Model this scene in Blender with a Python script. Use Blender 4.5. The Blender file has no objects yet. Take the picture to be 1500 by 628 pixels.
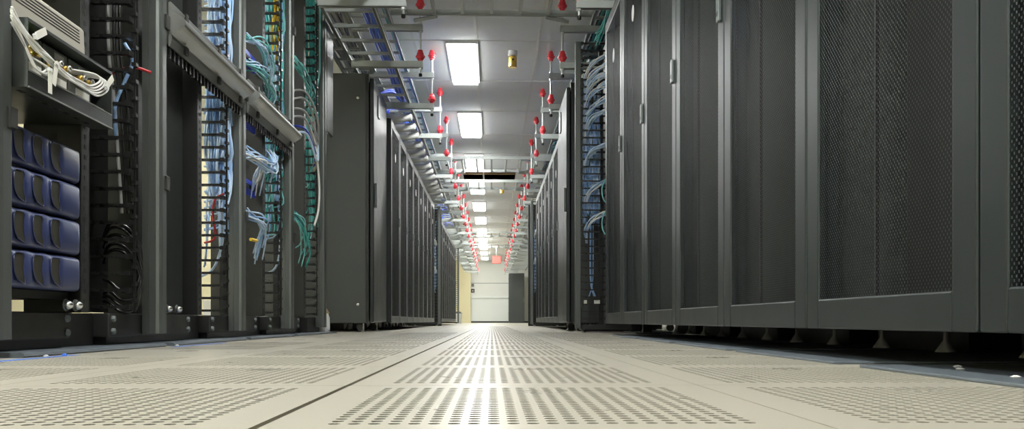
import bpy, bmesh, math, random
from mathutils import Vector
random.seed(7)
PI = math.pi
sc = bpy.context.scene
COL = sc.collection

# ------------------------------------------------------------ camera, world, exposure
cam_d = bpy.data.cameras.new('camera'); cam = bpy.data.objects.new('camera', cam_d); COL.objects.link(cam)
cam.location = (0, 0, 0.09)
cam.rotation_euler = (PI/2, 0, -math.atan(30/1235))
cam_d.sensor_width = 36; cam_d.lens = 1235/1500*36
cam_d.shift_y = (469.5-314)/1500
cam_d.clip_start = 0.02; cam_d.clip_end = 200
sc.camera = cam
w = bpy.data.worlds.new('world'); sc.world = w; w.use_nodes = True
w.node_tree.nodes['Background'].inputs[0].default_value = (0.75, 0.85, 0.9, 1)
w.node_tree.nodes['Background'].inputs[1].default_value = 0.02
sc.view_settings.view_transform = 'Standard'; sc.view_settings.look = 'None'
sc.view_settings.gamma = 1; sc.view_settings.use_curve_mapping = False
sc.view_settings.exposure = 1.9
LIGHT_STRENGTH = 15.0
sc.cycles.sample_clamp_direct = 2.5; sc.cycles.sample_clamp_indirect = 1.5; sc.cycles.caustics_reflective = False; sc.cycles.caustics_refractive = False

# ------------------------------------------------------------ materials
def mat(name, col, rough=0.5, metal=0.0, var=0.12, scale=14.0, bump=0.0, bscale=220.0, spec=0.5, emit=None, es=0.0, rvar=0.08, stretch=None):
    m = bpy.data.materials.new(name); m.use_nodes = True
    nt = m.node_tree; b = nt.nodes['Principled BSDF']
    b.inputs['Roughness'].default_value = rough; b.inputs['Metallic'].default_value = metal
    b.inputs['Specular IOR Level'].default_value = spec
    tc = nt.nodes.new('ShaderNodeTexCoord'); src = tc.outputs['Object']
    if stretch:
        mp = nt.nodes.new('ShaderNodeMapping'); mp.inputs['Scale'].default_value = stretch
        nt.links.new(src, mp.inputs[0]); src = mp.outputs[0]
    n = nt.nodes.new('ShaderNodeTexNoise'); n.inputs['Scale'].default_value = scale; n.inputs['Detail'].default_value = 5
    nt.links.new(src, n.inputs['Vector'])
    mx = nt.nodes.new('ShaderNodeMix'); mx.data_type = 'RGBA'
    mx.inputs[6].default_value = (*[max(0, c*(1-var)) for c in col], 1)
    mx.inputs[7].default_value = (*[min(1, c*(1+var)) for c in col], 1)
    nt.links.new(n.outputs['Fac'], mx.inputs[0]); nt.links.new(mx.outputs[2], b.inputs['Base Color'])
    mr = nt.nodes.new('ShaderNodeMapRange')
    mr.inputs['To Min'].default_value = max(0.02, rough-rvar); mr.inputs['To Max'].default_value = min(1, rough+rvar)
    nt.links.new(n.outputs['Fac'], mr.inputs['Value']); nt.links.new(mr.outputs[0], b.inputs['Roughness'])
    if bump:
        n2 = nt.nodes.new('ShaderNodeTexNoise'); n2.inputs['Scale'].default_value = bscale; n2.inputs['Detail'].default_value = 2
        nt.links.new(tc.outputs['Object'], n2.inputs['Vector'])
        bp = nt.nodes.new('ShaderNodeBump'); bp.inputs['Strength'].default_value = bump; bp.inputs['Distance'].default_value = 0.002
        nt.links.new(n2.outputs['Fac'], bp.inputs['Height']); nt.links.new(bp.outputs[0], b.inputs['Normal'])
    if emit:
        b.inputs['Emission Color'].default_value = (*emit, 1); b.inputs['Emission Strength'].default_value = es
    return m

def mesh_mat(name, col, rough, pitch_y, pitch_z, rad, axis_a=1, axis_b=2):
    """Sheet metal with a staggered pattern of fine round holes."""
    m = mat(name, col, rough, 0.35, var=0.08)
    nt = m.node_tree; b = nt.nodes['Principled BSDF']; out = nt.nodes['Material Output']
    tc = nt.nodes.new('ShaderNodeTexCoord'); sp = nt.nodes.new('ShaderNodeSeparateXYZ'); nt.links.new(tc.outputs['Object'], sp.inputs[0])
    def M(op, a, c=None):
        q = nt.nodes.new('ShaderNodeMath'); q.operation = op
        for i, v in enumerate((a, c)):
            if v is None: continue
            if isinstance(v, (int, float)): q.inputs[i].default_value = v
            else: nt.links.new(v, q.inputs[i])
        return q.outputs[0]
    u = M('DIVIDE', sp.outputs[axis_a], pitch_y); v = M('DIVIDE', sp.outputs[axis_b], pitch_z)
    def dist(off):
        a = M('SUBTRACT', M('FRACT', M('ADD', u, off)), 0.5); c = M('SUBTRACT', M('FRACT', M('ADD', v, off)), 0.5)
        a = M('MULTIPLY', a, pitch_y); c = M('MULTIPLY', c, pitch_z)
        return M('ADD', M('MULTIPLY', a, a), M('MULTIPLY', c, c))
    hole = M('LESS_THAN', M('MINIMUM', dist(0.0), dist(0.5)), rad*rad)
    tr = nt.nodes.new('ShaderNodeBsdfTransparent'); ms = nt.nodes.new('ShaderNodeMixShader')
    nt.links.new(hole, ms.inputs[0]); nt.links.new(b.outputs[0], ms.inputs[1]); nt.links.new(tr.outputs[0], ms.inputs[2])
    nt.links.new(ms.outputs[0], out.inputs[0])
    return m

M = {
 'tile': mat('floor_tile_laminate', (0.455, 0.425, 0.355), 0.28, 0, 0.03, 9, 0.0, 400, 0.5, rvar=.02),
 'core': mat('tile_steel_core', (0.27, 0.26, 0.22), 0.6, 0.2),
 'subfloor': mat('subfloor_concrete', (0.07, 0.068, 0.06), 0.9),
 'panel': mat('ceiling_panel', (0.88, 0.90, 0.90), 0.85, 0, 0.03, 6, 0.15, 300),
 'grid': mat('ceiling_grid', (0.80, 0.80, 0.77), 0.5),
 'plenum': mat('plenum_dark', (0.03, 0.028, 0.025), 0.9),
 'wall': mat('wall_white', (0.80, 0.81, 0.76), 0.7, 0, 0.03, 2),
 'cream': mat('wall_cream', (0.72, 0.66, 0.42), 0.7, 0, 0.03, 2),
 'dado': mat('white_gloss', (0.82, 0.86, 0.82), 0.35, 0, 0.02, 2),
 'black': mat('black_steel', (0.012, 0.013, 0.012), 0.42, 0.2, 0.3, 30),
 'blackp': mat('black_plastic', (0.018, 0.018, 0.018), 0.27),
 'post': mat('post_grey_steel', (0.115, 0.125, 0.118), 0.36, 0.5, 0.1, 9, stretch=(6, 6, .6)),
 'base': mat('base_charcoal', (0.03, 0.03, 0.028), 0.5, 0.3, 0.35, 22),
 'plate': mat('floor_plate_dark', (0.11, 0.13, 0.15), 0.42, 0.1, 0.35, 25),
 'cab': mat('cabinet_charcoal', (0.023, 0.029, 0.030), 0.40, 0.3, 0.10, 5, 0.04, 500),
 'cabside': mat('cabinet_side_grey', (0.044, 0.050, 0.048), 0.5, 0.2, 0.08, 3),
 'edge': mat('cabinet_edge_grey', (0.16, 0.18, 0.18), 0.35, 0.4, 0.06),
 'blank': mat('blank_panel_black', (0.022, 0.025, 0.024), 0.45, 0.2),
 'pale': mat('pale_grey_duct', (0.55, 0.56, 0.54), 0.5),
 'dark': mat('interior_black', (0.008, 0.009, 0.010), 0.7),
 'mesh': mesh_mat('perforated_steel', (0.052, 0.060, 0.060), 0.42, 0.0105, 0.0118, 0.0041),
 'vent': mesh_mat('bezel_grille', (0.16, 0.145, 0.07), 0.5, 0.0062, 0.0072, 0.0025),
 'galv': mat('galvanised_steel', (0.42, 0.45, 0.44), 0.5, 0.4, 0.12, 18),
 'rod': mat('zinc_rod', (0.75, 0.77, 0.77), 0.3, 0.7),
 'red': mat('red_insulator', (0.72, 0.04, 0.06), 0.35),
 'brass': mat('brass', (0.62, 0.42, 0.10), 0.28, 0.85),
 'chrome': mat('bolt_chrome', (0.75, 0.75, 0.73), 0.2, 0.95),
 'white': mat('white_plastic', (0.80, 0.81, 0.80), 0.4),
 'paper': mat('paper_label', (0.78, 0.77, 0.70), 0.7),
 'beige': mat('beige_enclosure', (0.38, 0.36, 0.30), 0.5, 0, 0.06),
 'navy': mat('navy_bezel', (0.024, 0.034, 0.105), 0.38, 0, 0.12, 8),
 'alu': mat('aluminium_trough', (0.34, 0.35, 0.33), 0.34, 0.65, 0.08, 6, stretch=(4, .4, 4)),
 'shelf': mat('tray_dark_green_grey', (0.06, 0.068, 0.064), 0.33, 0.5, 0.12),
 'pcb': mat('module_panel', (0.16, 0.17, 0.15), 0.4, 0.5, 0.5, 40),
 'cone': mat('foot_pale_grey', (0.55, 0.56, 0.55), 0.5),
 'tape': mat('blue_tape', (0.06, 0.20, 0.75), 0.5),
 'cblue': mat('cable_sky_blue', (0.30, 0.48, 0.78), 0.38),
 'cblue2': mat('cable_pale_blue', (0.55, 0.70, 0.90), 0.38),
 'croyal': mat('cable_royal_blue', (0.02, 0.05, 0.50), 0.35),
 'croyal2': mat('cable_bright_blue', (0.05, 0.16, 0.80), 0.35),
 'cteal': mat('cable_teal', (0.05, 0.38, 0.38), 0.38),
 'cteal2': mat('cable_aqua', (0.22, 0.60, 0.60), 0.38),
 'cwhite': mat('cable_white', (0.80, 0.80, 0.77), 0.4),
 'cgrey': mat('cable_grey', (0.36, 0.36, 0.36), 0.4),
 'cred': mat('cable_red', (0.45, 0.02, 0.03), 0.4),
 'cyellow': mat('cable_yellow', (0.75, 0.50, 0.03), 0.4),
 'cblack': mat('cable_black', (0.015, 0.015, 0.015), 0.25),
 'conduit': mat('conduit_grey', (0.42, 0.43, 0.42), 0.5, 0.1, 0.15, 30),
 'cardboard': mat('cardboard', (0.40, 0.27, 0.14), 0.8),
 'glow': mat('light_diffuser', (0.9, 0.9, 0.9), 0.5, emit=(0.985, 1.0, 0.975), es=LIGHT_STRENGTH),
 'exitred': mat('lit_red_sign', (0.7, 0.1, 0.08), 0.4, emit=(1.0, 0.20, 0.16), es=0.30),
 'ledgreen': mat('led_green', (0.1, 0.8, 0.05), 0.4, emit=(0.35, 1.0, 0.05), es=3.0),
 'ledblue': mat('led_blue', (0.05, 0.1, 0.9), 0.4, emit=(0.05, 0.12, 1.0), es=6.0),
}

# ------------------------------------------------------------ geometry helpers
class MB:
    def __init__(s): s.v = []; s.f = []; s.m = []
    def add(s, vs, fs, mi=0):
        o = len(s.v); s.v += [tuple(v) for v in vs]
        for f in fs: s.f.append([o+i for i in f]); s.m.append(mi)
        return s
    def box(s, x0, x1, y0, y1, z0, z1, mi=0):
        if x0 > x1: x0, x1 = x1, x0
        if y0 > y1: y0, y1 = y1, y0
        if z0 > z1: z0, z1 = z1, z0
        return s.add([(x0,y0,z0),(x1,y0,z0),(x1,y1,z0),(x0,y1,z0),(x0,y0,z1),(x1,y0,z1),(x1,y1,z1),(x0,y1,z1)],
              [(0,3,2,1),(4,5,6,7),(0,1,5,4),(1,2,6,5),(2,3,7,6),(3,0,4,7)], mi)
    def prism(s, poly, a0, a1, axis, mi=0):
        """poly: 2-D points; extruded along axis ('x','y','z') from a0 to a1."""
        def P(p, a):
            return (a, p[0], p[1]) if axis == 'x' else (p[0], a, p[1]) if axis == 'y' else (p[0], p[1], a)
        n = len(poly)
        vs = [P(p, a0) for p in poly]+[P(p, a1) for p in poly]
        fs = [tuple(range(n))[::-1], tuple(range(n, 2*n))]+[(i, (i+1) % n, n+(i+1) % n, n+i) for i in range(n)]
        return s.add(vs, fs, mi)
    def tube(s, pts, r, n=6, mi=0, caps=True):
        pts = [Vector(p) for p in pts]; vs = []; fs = []
        up = None
        for i, p in enumerate(pts):
            t = (pts[min(i+1, len(pts)-1)]-pts[max(i-1, 0)])
            t = t.normalized() if t.length > 1e-9 else Vector((0, 0, 1))
            if up is None: up = Vector((0, 0, 1)) if abs(t.z) < .9 else Vector((1, 0, 0))
            a = up-t*up.dot(t)
            if a.length < 1e-4: a = t.orthogonal()
            a.normalize(); b = t.cross(a); up = a
            rr = r[i] if isinstance(r, (list, tuple)) else r
            for k in range(n):
                q = p+(a*math.cos(2*PI*k/n)+b*math.sin(2*PI*k/n))*rr
                vs.append(q)
        for i in range(len(pts)-1):
            for k in range(n):
                fs.append((i*n+k, i*n+(k+1) % n, (i+1)*n+(k+1) % n, (i+1)*n+k))
        if caps: fs += [tuple(range(n))[::-1], tuple(range((len(pts)-1)*n, len(pts)*n))]
        return s.add(vs, fs, mi)
    def cyl(s, p, q, r, n=12, mi=0): return s.tube([p, q], r, n, mi)
    def lathe(s, c, prof, n=12, mi=0, axis='z'):
        """prof: (radius, height) pairs from bottom to top about an axis through c."""
        pts = []; rs = []
        for r, hh in prof:
            d = {'z': (0,0,hh), 'x': (hh,0,0), 'y': (0,hh,0)}[axis]
            pts.append((c[0]+d[0], c[1]+d[1], c[2]+d[2])); rs.append(max(r, 1e-4))
        vs = []; fs = []
        for p, r in zip(pts, rs):
            for k in range(n):
                ca, sa = math.cos(2*PI*k/n)*r, math.sin(2*PI*k/n)*r
                vs.append((p[0]+ca, p[1]+sa, p[2]) if axis == 'z' else (p[0], p[1]+ca, p[2]+sa) if axis == 'x' else (p[0]+sa, p[1], p[2]+ca))
        for i in range(len(pts)-1):
            for k in range(n): fs.append((i*n+k, i*n+(k+1) % n, (i+1)*n+(k+1) % n, (i+1)*n+k))
        fs += [tuple(range(n))[::-1], tuple(range((len(pts)-1)*n, len(pts)*n))]
        return s.add(vs, fs, mi)
    def data(s, name, mats, smooth=False):
        me = bpy.data.meshes.new(name); me.from_pydata(s.v, [], s.f)
        for m in (mats if isinstance(mats, (list, tuple)) else [mats]): me.materials.append(M[m])
        me.polygons.foreach_set('material_index', s.m)
        if smooth: me.polygons.foreach_set('use_smooth', [True]*len(s.f))
        me.update(); return me
    def build(s, name, mats, parent=None, smooth=False, bevel=0.0, loc=None):
        o = bpy.data.objects.new(name, s.data(name, mats, smooth)); COL.objects.link(o)
        if parent: o.parent = parent
        if loc: o.location = loc
        if bevel:
            b = o.modifiers.new('bevel', 'BEVEL'); b.width = bevel; b.segments = 2; b.limit_method = 'ANGLE'
        return o
def inst(me, name, parent=None, loc=(0, 0, 0), bevel=0.0):
    o = bpy.data.objects.new(name, me); COL.objects.link(o); o.location = loc
    if parent: o.parent = parent
    if bevel:
        b = o.modifiers.new('bevel', 'BEVEL'); b.width = bevel; b.segments = 2; b.limit_method = 'ANGLE'
    return o
def tag(o, label, cat, group=None, kind=None):
    o['label'] = label; o['category'] = cat
    if group: o['group'] = group
    if kind: o['kind'] = kind
    return o
def thing(name, loc, label, cat, group=None, rz=0.0):
    o = bpy.data.objects.new(name, None); COL.objects.link(o); o.location = loc; o.rotation_euler.z = rz
    o.empty_display_size = .1
    return tag(o, label, cat, group)
def struct(o): o['kind'] = 'structure'; return o
def copy_tree(o, parent=None):
    c = o.copy(); COL.objects.link(c)
    if parent: c.parent = parent
    for ch in list(o.children): copy_tree(ch, c)
    return c
ORD = ['first','second','third','fourth','fifth','sixth','seventh','eighth','ninth','tenth','eleventh','twelfth','thirteenth','fourteenth',
       'fifteenth','sixteenth','seventeenth','eighteenth','nineteenth','twentieth','twenty-first','twenty-second','twenty-third','twenty-fourth','twenty-fifth','twenty-sixth']
def cr(pts, k=6):
    """Catmull-Rom curve through pts."""
    P = [Vector(p) for p in pts]; P = [P[0]*2-P[1]]+P+[P[-1]*2-P[-2]]; out = []
    for i in range(1, len(P)-2):
        for j in range(k):
            t = j/k; a, b, c, d = P[i-1:i+3]
            out.append(0.5*((2*b)+(c-a)*t+(2*a-5*b+4*c-d)*t*t+(3*b-a-3*c+d)*t**3))
    out.append(P[-2]); return out
def jit(p, s): return (p[0]+random.uniform(-s, s), p[1]+random.uniform(-s, s), p[2]+random.uniform(-s, s))

# ------------------------------------------------------------ floor
TS = 0.485; X0 = -0.197; Y0 = 0.69
floor = struct(MB().box(-4.2, 4.2, -3, 36.3, -0.42, -0.40).build('floor', 'subfloor'))
def perforated_tile():
    mb = MB(); g = 0.0012; n = 22; py = 0.0184; px = 0.0174
    mx = (TS-n*px)/2; my = (TS-n*py)/2; t = 0.026
    xs = [g]+[mx+i*px for i in range(n+1)]+[TS-g]; ys = [g]+[my+i*py for i in range(n+1)]+[TS-g]
    idx = {}
    V = []; F = []; G = []
    for j, y in enumerate(ys):
        for i, x in enumerate(xs): idx[i, j] = len(V); V.append((x, y, 0))
    for j in range(len(ys)-1):
        for i in range(len(xs)-1):
            q = (idx[i, j], idx[i+1, j], idx[i+1, j+1], idx[i, j+1])
            if i in (0, len(xs)-2) or j in (0, len(ys)-2): F.append(q); continue
            cx, cy = (xs[i]+xs[i+1])/2, (ys[j]+ys[j+1])/2; o = len(V)
            for dz in (0, -t):
                for k in range(8):
                    a = 2*PI*(k+.5)/8-PI/2-PI/4-PI/4
                    V.append((cx+.0058*math.cos(a), cy+.0060*math.sin(a), dz))
            # k=0,1 -> angles around -135..: build by nearest corner
            ring = [o+k for k in range(8)]
            ang = [math.atan2(V[r][1]-cy, V[r][0]-cx) for r in ring]
            order = sorted(range(8), key=lambda k: ang[k]); R = [ring[k] for k in order]
            # R runs from -157.5 deg counter-clockwise: R0 -157.5, R1 -112.5, R2 -67.5, R3 -22.5, R4 22.5, R5 67.5, R6 112.5, R7 157.5
            F += [(q[0], R[1], R[0]), (q[0], q[1], R[2], R[1]), (q[1], R[3], R[2]), (q[1], q[2], R[4], R[3]),
                  (q[2], R[5], R[4]), (q[2], q[3], R[6], R[5]), (q[3], R[7], R[6]), (q[3], q[0], R[0], R[7])]
            for k in range(8):
                a, b = R[k], R[(k+1) % 8]; G.append((a, b, b+8, a+8))
    mb.add(V, F); mb.f += [list(q) for q in G]; mb.m += [1]*len(G)
    e = TS-g
    mb.add([(g,g,0),(e,g,0),(e,e,0),(g,e,0),(g,g,-t),(e,g,-t),(e,e,-t),(g,e,-t)], [(0,1,5,4),(1,2,6,5),(2,3,7,6),(3,0,4,7)])
    return mb.data('perforated_tile', ['tile', 'core'])
perf = perforated_tile()
solid = MB().box(.0012, TS-.0012, .0012, TS-.0012, -.026, 0).data('solid_tile', 'tile')
for j in range(-2, 28):
    for k in range(-4, 5):
        p = (k == 0) or (k in (-1, 1) and j < 12) or (k == -2 and j in (0, 1, 2, 4, 5)) or (k == 2 and j < 3)
        inst(perf if p else solid, 'floor_tile', floor, (X0+k*TS-(.005 if k < 0 else 0), Y0+j*TS, 0))
mb = MB()
for j in range(-8, 74):
    for k in range(-8, 9):
        if -2 <= j < 28 and -4 <= k <= 4: continue
        x = X0+k*TS-(.005 if k < 0 else 0); y = Y0+j*TS
        mb.box(x+.0025, x+TS-.0025, y+.0025, y+TS-.0025, -.026, 0)
o = mb.build('distant_floor_tiles', 'tile', floor); o['kind'] = 'stuff'

# ------------------------------------------------------------ ceiling, walls
CZ = 2.65; PW = 0.572; PL = 1.2965; PX = -0.14; PY = 7.72
ceiling = struct(MB().box(-4.2, 4.2, -3, 36.3, 3.05, 3.10).build('ceiling', 'plenum'))
pan = MB().box(.006, PW-.006, .006, PL-.006, 0, .015).data('ceiling_panel', 'panel')
opened = {(5, 0), (5, -1)}
for r in range(-4, 22):
    for k in range(-4, 4):
        if (r, k) in opened: continue
        inst(pan, 'ceiling_panel', ceiling, (PX+k*PW, PY+r*PL, CZ))
mb = MB()
for r in range(-9, 23):
    for k in range(-8, 8):
        if -4 <= r < 22 and -4 <= k < 4: continue
        x = PX+k*PW; y = PY+r*PL
        if y+PL > 36.4 or y < -3.9: continue
        mb.box(max(-4.2, x+.006), min(4.2, x+PW-.006), max(-3, y+.006), min(36.3, y+PL-.006), CZ, CZ+.015)
o = mb.build('outer_ceiling_panels', 'panel', ceiling); o['kind'] = 'stuff'
mb = MB()
for k in range(-7, 8): x = PX+k*PW; mb.box(x-.012, x+.012, -3, 36.3, CZ-.002, CZ+.002); mb.box(x-.002, x+.002, -3, 36.3, CZ+.002, CZ+.04)
for r in range(-8, 23): y = PY+r*PL; mb.box(-4.2, 4.2, y-.012, y+.012, CZ-.003, CZ+.001)
mb.build('ceiling_grid', 'grid', ceiling)
# torn half panel left in the opening, timber edge above it
MB().box(-.712, -.50, 14.24, 15.46, CZ, CZ+.015).build('ceiling_panel', 'panel', ceiling)
MB().box(-.70, .43, 15.3, 15.38, CZ+.10, CZ+.16).build('roof_batten', 'cardboard', ceiling)

struct(MB().box(-.88, 4.2, 36.0, 36.15, 0, 3.05).build('wall_far', 'wall'))
wc = struct(MB().box(-4.2, -.88, 35.7, 35.85, 0, 3.05).build('wall_far_cream', 'cream'))
struct(MB().box(-4.2, -4.1, -3, 35.7, 0, 3.05).build('wall_left', 'cream'))
struct(MB().box(4.1, 4.2, -3, 36.0, 0, 3.05).build('wall_right', 'wall'))
struct(MB().box(-4.1, 4.1, -3.1, -3, 0, 3.05).build('wall_back', 'wall'))
struct(MB().box(-.87, 4.0, 35.97, 36.0, 0, .07).build('baseboard_far', 'base'))
t1 = struct(MB().box(-.87, .72, 35.93, 36.0, 1.06, 1.12).build('trim_1', 'dado'))
t2 = struct(MB().box(-.87, .72, 35.98, 36.0, .07, 1.06).build('trim_2', 'dado'))
t3 = struct(MB().box(-.87, .72, 35.985, 36.0, 1.68, 1.70).build('trim_3', 'edge'))
for z, s, lb in ((1.60, .05, 'small grey switch plate high on the white far wall'), (1.37, .075, 'square dark wall box below the switch on the far wall')):
    t = thing('wall_box', (-.80, 36, z), lb, 'wall box')
    MB().box(-s, s, -.04, 0, -s, s).build('housing', 'base', t, bevel=.008)
    MB().box(-s*.55, s*.55, -.05, -.04, -s*.5, s*.3).build('cover', 'conduit', t)

# ------------------------------------------------------------ ceiling lights
def light_proto():
    t = thing('ceiling_light', (0, 0, 0), '', 'ceiling light', 'fluorescent ceiling lights')
    mb = MB(); W, L = .268, 1.27
    for a in (0, 1):
        mb.box(-W/2-.012, -W/2+.006, -L/2-.012, L/2+.012, -.022, 0) if a == 0 else mb.box(W/2-.006, W/2+.012, -L/2-.012, L/2+.012, -.022, 0)
        mb.box(-W/2, W/2, (-L/2-.012) if a == 0 else L/2-.006, (-L/2+.006) if a == 0 else L/2+.012, -.022, 0)
    mb.box(-W/2, W/2, -L/2, L/2, -.004, 0)
    mb.build('frame', 'grid', t)
    MB().box(-W/2+.007, W/2-.007, -L/2+.007, L/2-.007, -.046, -.006).build('diffuser', 'glow', t)
    return t
lp = light_proto(); ln = 0
YL = [8.368+2.593*i for i in (-4, -3, -2, 0, 1, 2, 3, 4, 5, 6, 7, 8, 9, 10)]
for i, y in enumerate(YL):
    o = lp if ln == 0 else copy_tree(lp); ln += 1
    o.location = (-.272, y, CZ-.003)
    v = i-3
    o['label'] = (ORD[v]+' glowing light panel in view along the main aisle ceiling') if v >= 0 else ['light panel behind the camera', 'light panel above the camera', 'light panel just past the camera'][i]+' on the aisle ceiling'
for i, y in enumerate(YL[:12]):
    o = copy_tree(lp); o.location = (-2.9, y, CZ-.003)
    o['label'] = ORD[i]+' light panel over the neighbouring aisle behind the left racks'
    o['group'] = 'lights over the left neighbouring aisle'

# gold ceiling detector, small far sprinkler, lit sign
t = thing('ceiling_detector', (.201, 8.01, CZ), 'gold cylindrical detector hanging from the aisle ceiling', 'detector')
MB().lathe((0,0,-.05), [(.04,0),(.045,.01),(.045,.05)], 14).build('mount', 'white', t)
MB().lathe((0,0,-.155), [(.001,0),(.035,0),(.040,.006),(.040,.095),(.034,.105)], 16).build('housing', 'brass', t, smooth=False)
MB().lathe((0,-.041,-.09), [(.010,-.004),(.010,.004)], 10, axis='y').build('lens', 'black', t)
for s in (-1, 1): MB().cyl((s*.03,0,-.05), (s*.03,0,-.056), .008, 8).build('screw', 'chrome', t)
t = thing('ceiling_detector', (.20, 16.2, CZ), 'tiny yellow detector on the ceiling past the open panels', 'detector')
MB().lathe((0,0,-.03), [(.04,0),(.045,.03)], 12).build('mount', 'white', t)
MB().lathe((0,0,-.12), [(.02,0),(.04,.01),(.04,.09)], 12).build('housing', 'brass', t)
t = thing('exit_sign', (.17, 29.0, CZ), 'glowing red sign hanging from the ceiling before the far wall', 'sign')
MB().cyl((0,0,0), (0,0,-.33), .02, 8).build('stem', 'rod', t)
MB().box(-.15, .15, -.03, .03, -.60, -.33).build('housing', 'base', t, bevel=.006)
MB().box(-.14, .14, -.036, -.03, -.59, -.34).build('lit_face', 'exitred', t)

# ------------------------------------------------------------ overhead: hangers, ladders
def hanger_proto():
    """Rod with two insulators and two strut arms that reach away from the aisle (towards -x)."""
    t = thing('rod_hanger', (0, 0, 0), '', 'hanger')
    MB().cyl((0,0,2.03), (0,0,CZ-.003), .009, 8).build('rod', 'rod', t)
    pr = [(.014,-.046),(.020,-.045),(.020,-.032),(.028,-.026),(.030,-.014),(.038,-.012),(.038,-.002),(.030,0),(.028,.020),(.022,.030),(.020,.044),(.014,.046)]
    ins = MB().lathe((0,0,0), pr, 12).data('insulator', 'red', False)
    for z in (2.185, 2.595): inst(ins, 'insulator', t, (0,0,z))
    mb = MB(); L = -.86
    mb.box(L, .03, -.022, .022, .020, .0245); mb.box(L, .03, -.022, -.0185, -.025, .020); mb.box(L, .03, .0185, .022, -.025, .020)
    mb.box(L, .03, -.022, -.010, -.025, -.0215); mb.box(L, .03, .010, .022, -.025, -.0215)
    arm = mb.data('strut_arm', 'galv')
    for z in (2.115, 2.405): inst(arm, 'strut_arm', t, (0,0,z))
    nut = MB().lathe((0,0,0), [(.017,0),(.017,.014)], 6).data('nut', 'rod')
    for z in (2.075, 2.142, 2.366, 2.432): inst(nut, 'nut', t, (0,0,z))
    MB().lathe((0,0,2.022), [(.012,0),(.014,.006),(.014,.022)], 8).build('end_cap', 'blackp', t)
    return t
hp = hanger_proto(); n = 0
for sd, nm in ((-1, 'left'), (1, 'right')):
    for i in range(24):
        o = hp if n == 0 else copy_tree(hp); n += 1
        o.location = (sd*.563, 5.40+1.29*i, 0); o.rotation_euler.z = 0 if sd < 0 else PI
        if sd < 0 and i == 0:
            for c in o.children:
                if c.name.startswith('strut_arm'): c.scale.x = .63
        o['label'] = f'{ORD[i]} hanger from the camera, steel rod with red insulators carrying the {nm} cable ladders'
        o['group'] = f'hangers of the {nm} cable ladders'
def ladder(name, label, xa, xb, z, y0, y1, group):
    t = thing(name, ((xa+xb)/2, y0, z), label, 'cable ladder', group); hw = abs(xb-xa)/2; L = y1-y0
    for s in (-1, 1):
        mb = MB(); x = s*hw
        mb.box(x-.004, x+.004, 0, L, 0, .04); mb.box(x-.012, x+.012, 0, L, .036, .04); mb.box(x-.012, x+.012, 0, L, 0, .004)
        mb.build('rail', 'galv', t)
    rg = MB().box(-hw+.004, hw-.004, -.012, .012, .006, .026).data('rung', 'galv')
    k = int(L/.30)
    for i in range(k): inst(rg, 'rung', t, (0, .15+i*.30, 0))
    return t
ladder('cable_ladder', 'lower galvanised cable ladder running above the left cabinets', -1.115, -.778, 2.142, 4.3, 34.5, 'left cable ladders')
ladder('cable_ladder', 'upper galvanised cable ladder above the lower one on the left', -1.10, -.795, 2.432, 4.3, 34.5, 'left cable ladders')
ladder('cable_ladder', 'outer galvanised cable ladder with grey cables above the tall grey cabinet', -1.40, -1.125, 2.432, 6.3, 20, 'left cable ladders')
ladder('cable_ladder', 'lower galvanised cable ladder running above the right cabinets', .778, 1.38, 2.142, 6.68, 34.5, 'right cable ladders')
ladder('cable_ladder', 'upper galvanised cable ladder above the lower one on the right', .795, 1.38, 2.432, 4.3, 34.5, 'right cable ladders')
def cross_ladder(y0, y1, z, label):
    t = thing('cross_ladder', (0, y0, z), label, 'cable ladder', 'cable ladders crossing the aisle'); W = y1-y0
    for y in (0, W): 
        MB().box(-.775, .775, y-.008, y+.008, 0, .045).build('rail', 'galv', t)
    rg = MB().box(-.013, .013, .008, W-.008, .008, .03).data('cross_rung', 'galv')
    for i in range(7): inst(rg, 'rung', t, (-.66+.22*i, 0, 0))
    for s in (-1, 1):
        for y in (0, W):
            MB().tube([(s*.42, y, -.005), (s*.60, y+.06, -.018)], .016, 4).build('corner_brace', 'galv', t)
    return t
cross_ladder(6.02, 6.50, 2.437, 'nearest cable ladder crossing the aisle under the ceiling')
cross_ladder(12.27, 13.34, 2.437, 'cable ladder crossing the aisle just before the open ceiling panels')
cross_ladder(14.3, 15.1, 2.437, 'cable ladder crossing the aisle under the open ceiling panels')
cross_ladder(22.6, 23.6, 2.437, 'fourth cable ladder crossing the aisle, far down')
cross_ladder(26.15, 27.1, 2.437, 'farthest cable ladder crossing the aisle')

# cables lying on the ladders
def run_bundle(name, label, x0, x1, z, y0, y1, n, mats, r, group=None, wob=.006):
    mb = MB()
    for i in range(n):
        x = x0+(x1-x0)*(i+.5)/n; pts = []
        y = y0
        while y < y1+.01:
            pts.append((x+random.uniform(-wob, wob), y, z+r+random.uniform(0, .02))); y += .45
        mb.tube(cr(pts, 3), r, 6, random.randrange(len(mats)))
    return tag(mb.build(name, mats, None, True), label, 'cables', group, 'stuff')
run_bundle('cable_bundle', 'royal blue cables lying along the lower left ladder rail', -.875, -.795, 2.171, 4.4, 15, 9, ['croyal', 'croyal2'], .007)
run_bundle('cable_bundle', 'dull grey cables spread over the outer left ladder', -1.38, -1.15, 2.461, 6.4, 18, 16, ['conduit', 'cgrey', 'cblack'], .008)
run_bundle('cable_bundle', 'pale cables along the upper left ladder rail', -.835, -.81, 2.461, 4.4, 14, 3, ['cteal2', 'cteal'], .006)
run_bundle('cable_bundle', 'dark cables lying along the upper right ladder', .83, 1.0, 2.461, 4.4, 14, 12, ['cblack', 'cblack', 'cteal'], .009)
run_bundle('cable_bundle', 'royal blue cables lying along the lower right ladder', .81, .9, 2.171, 6.8, 15, 7, ['croyal', 'croyal2'], .007)

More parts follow.
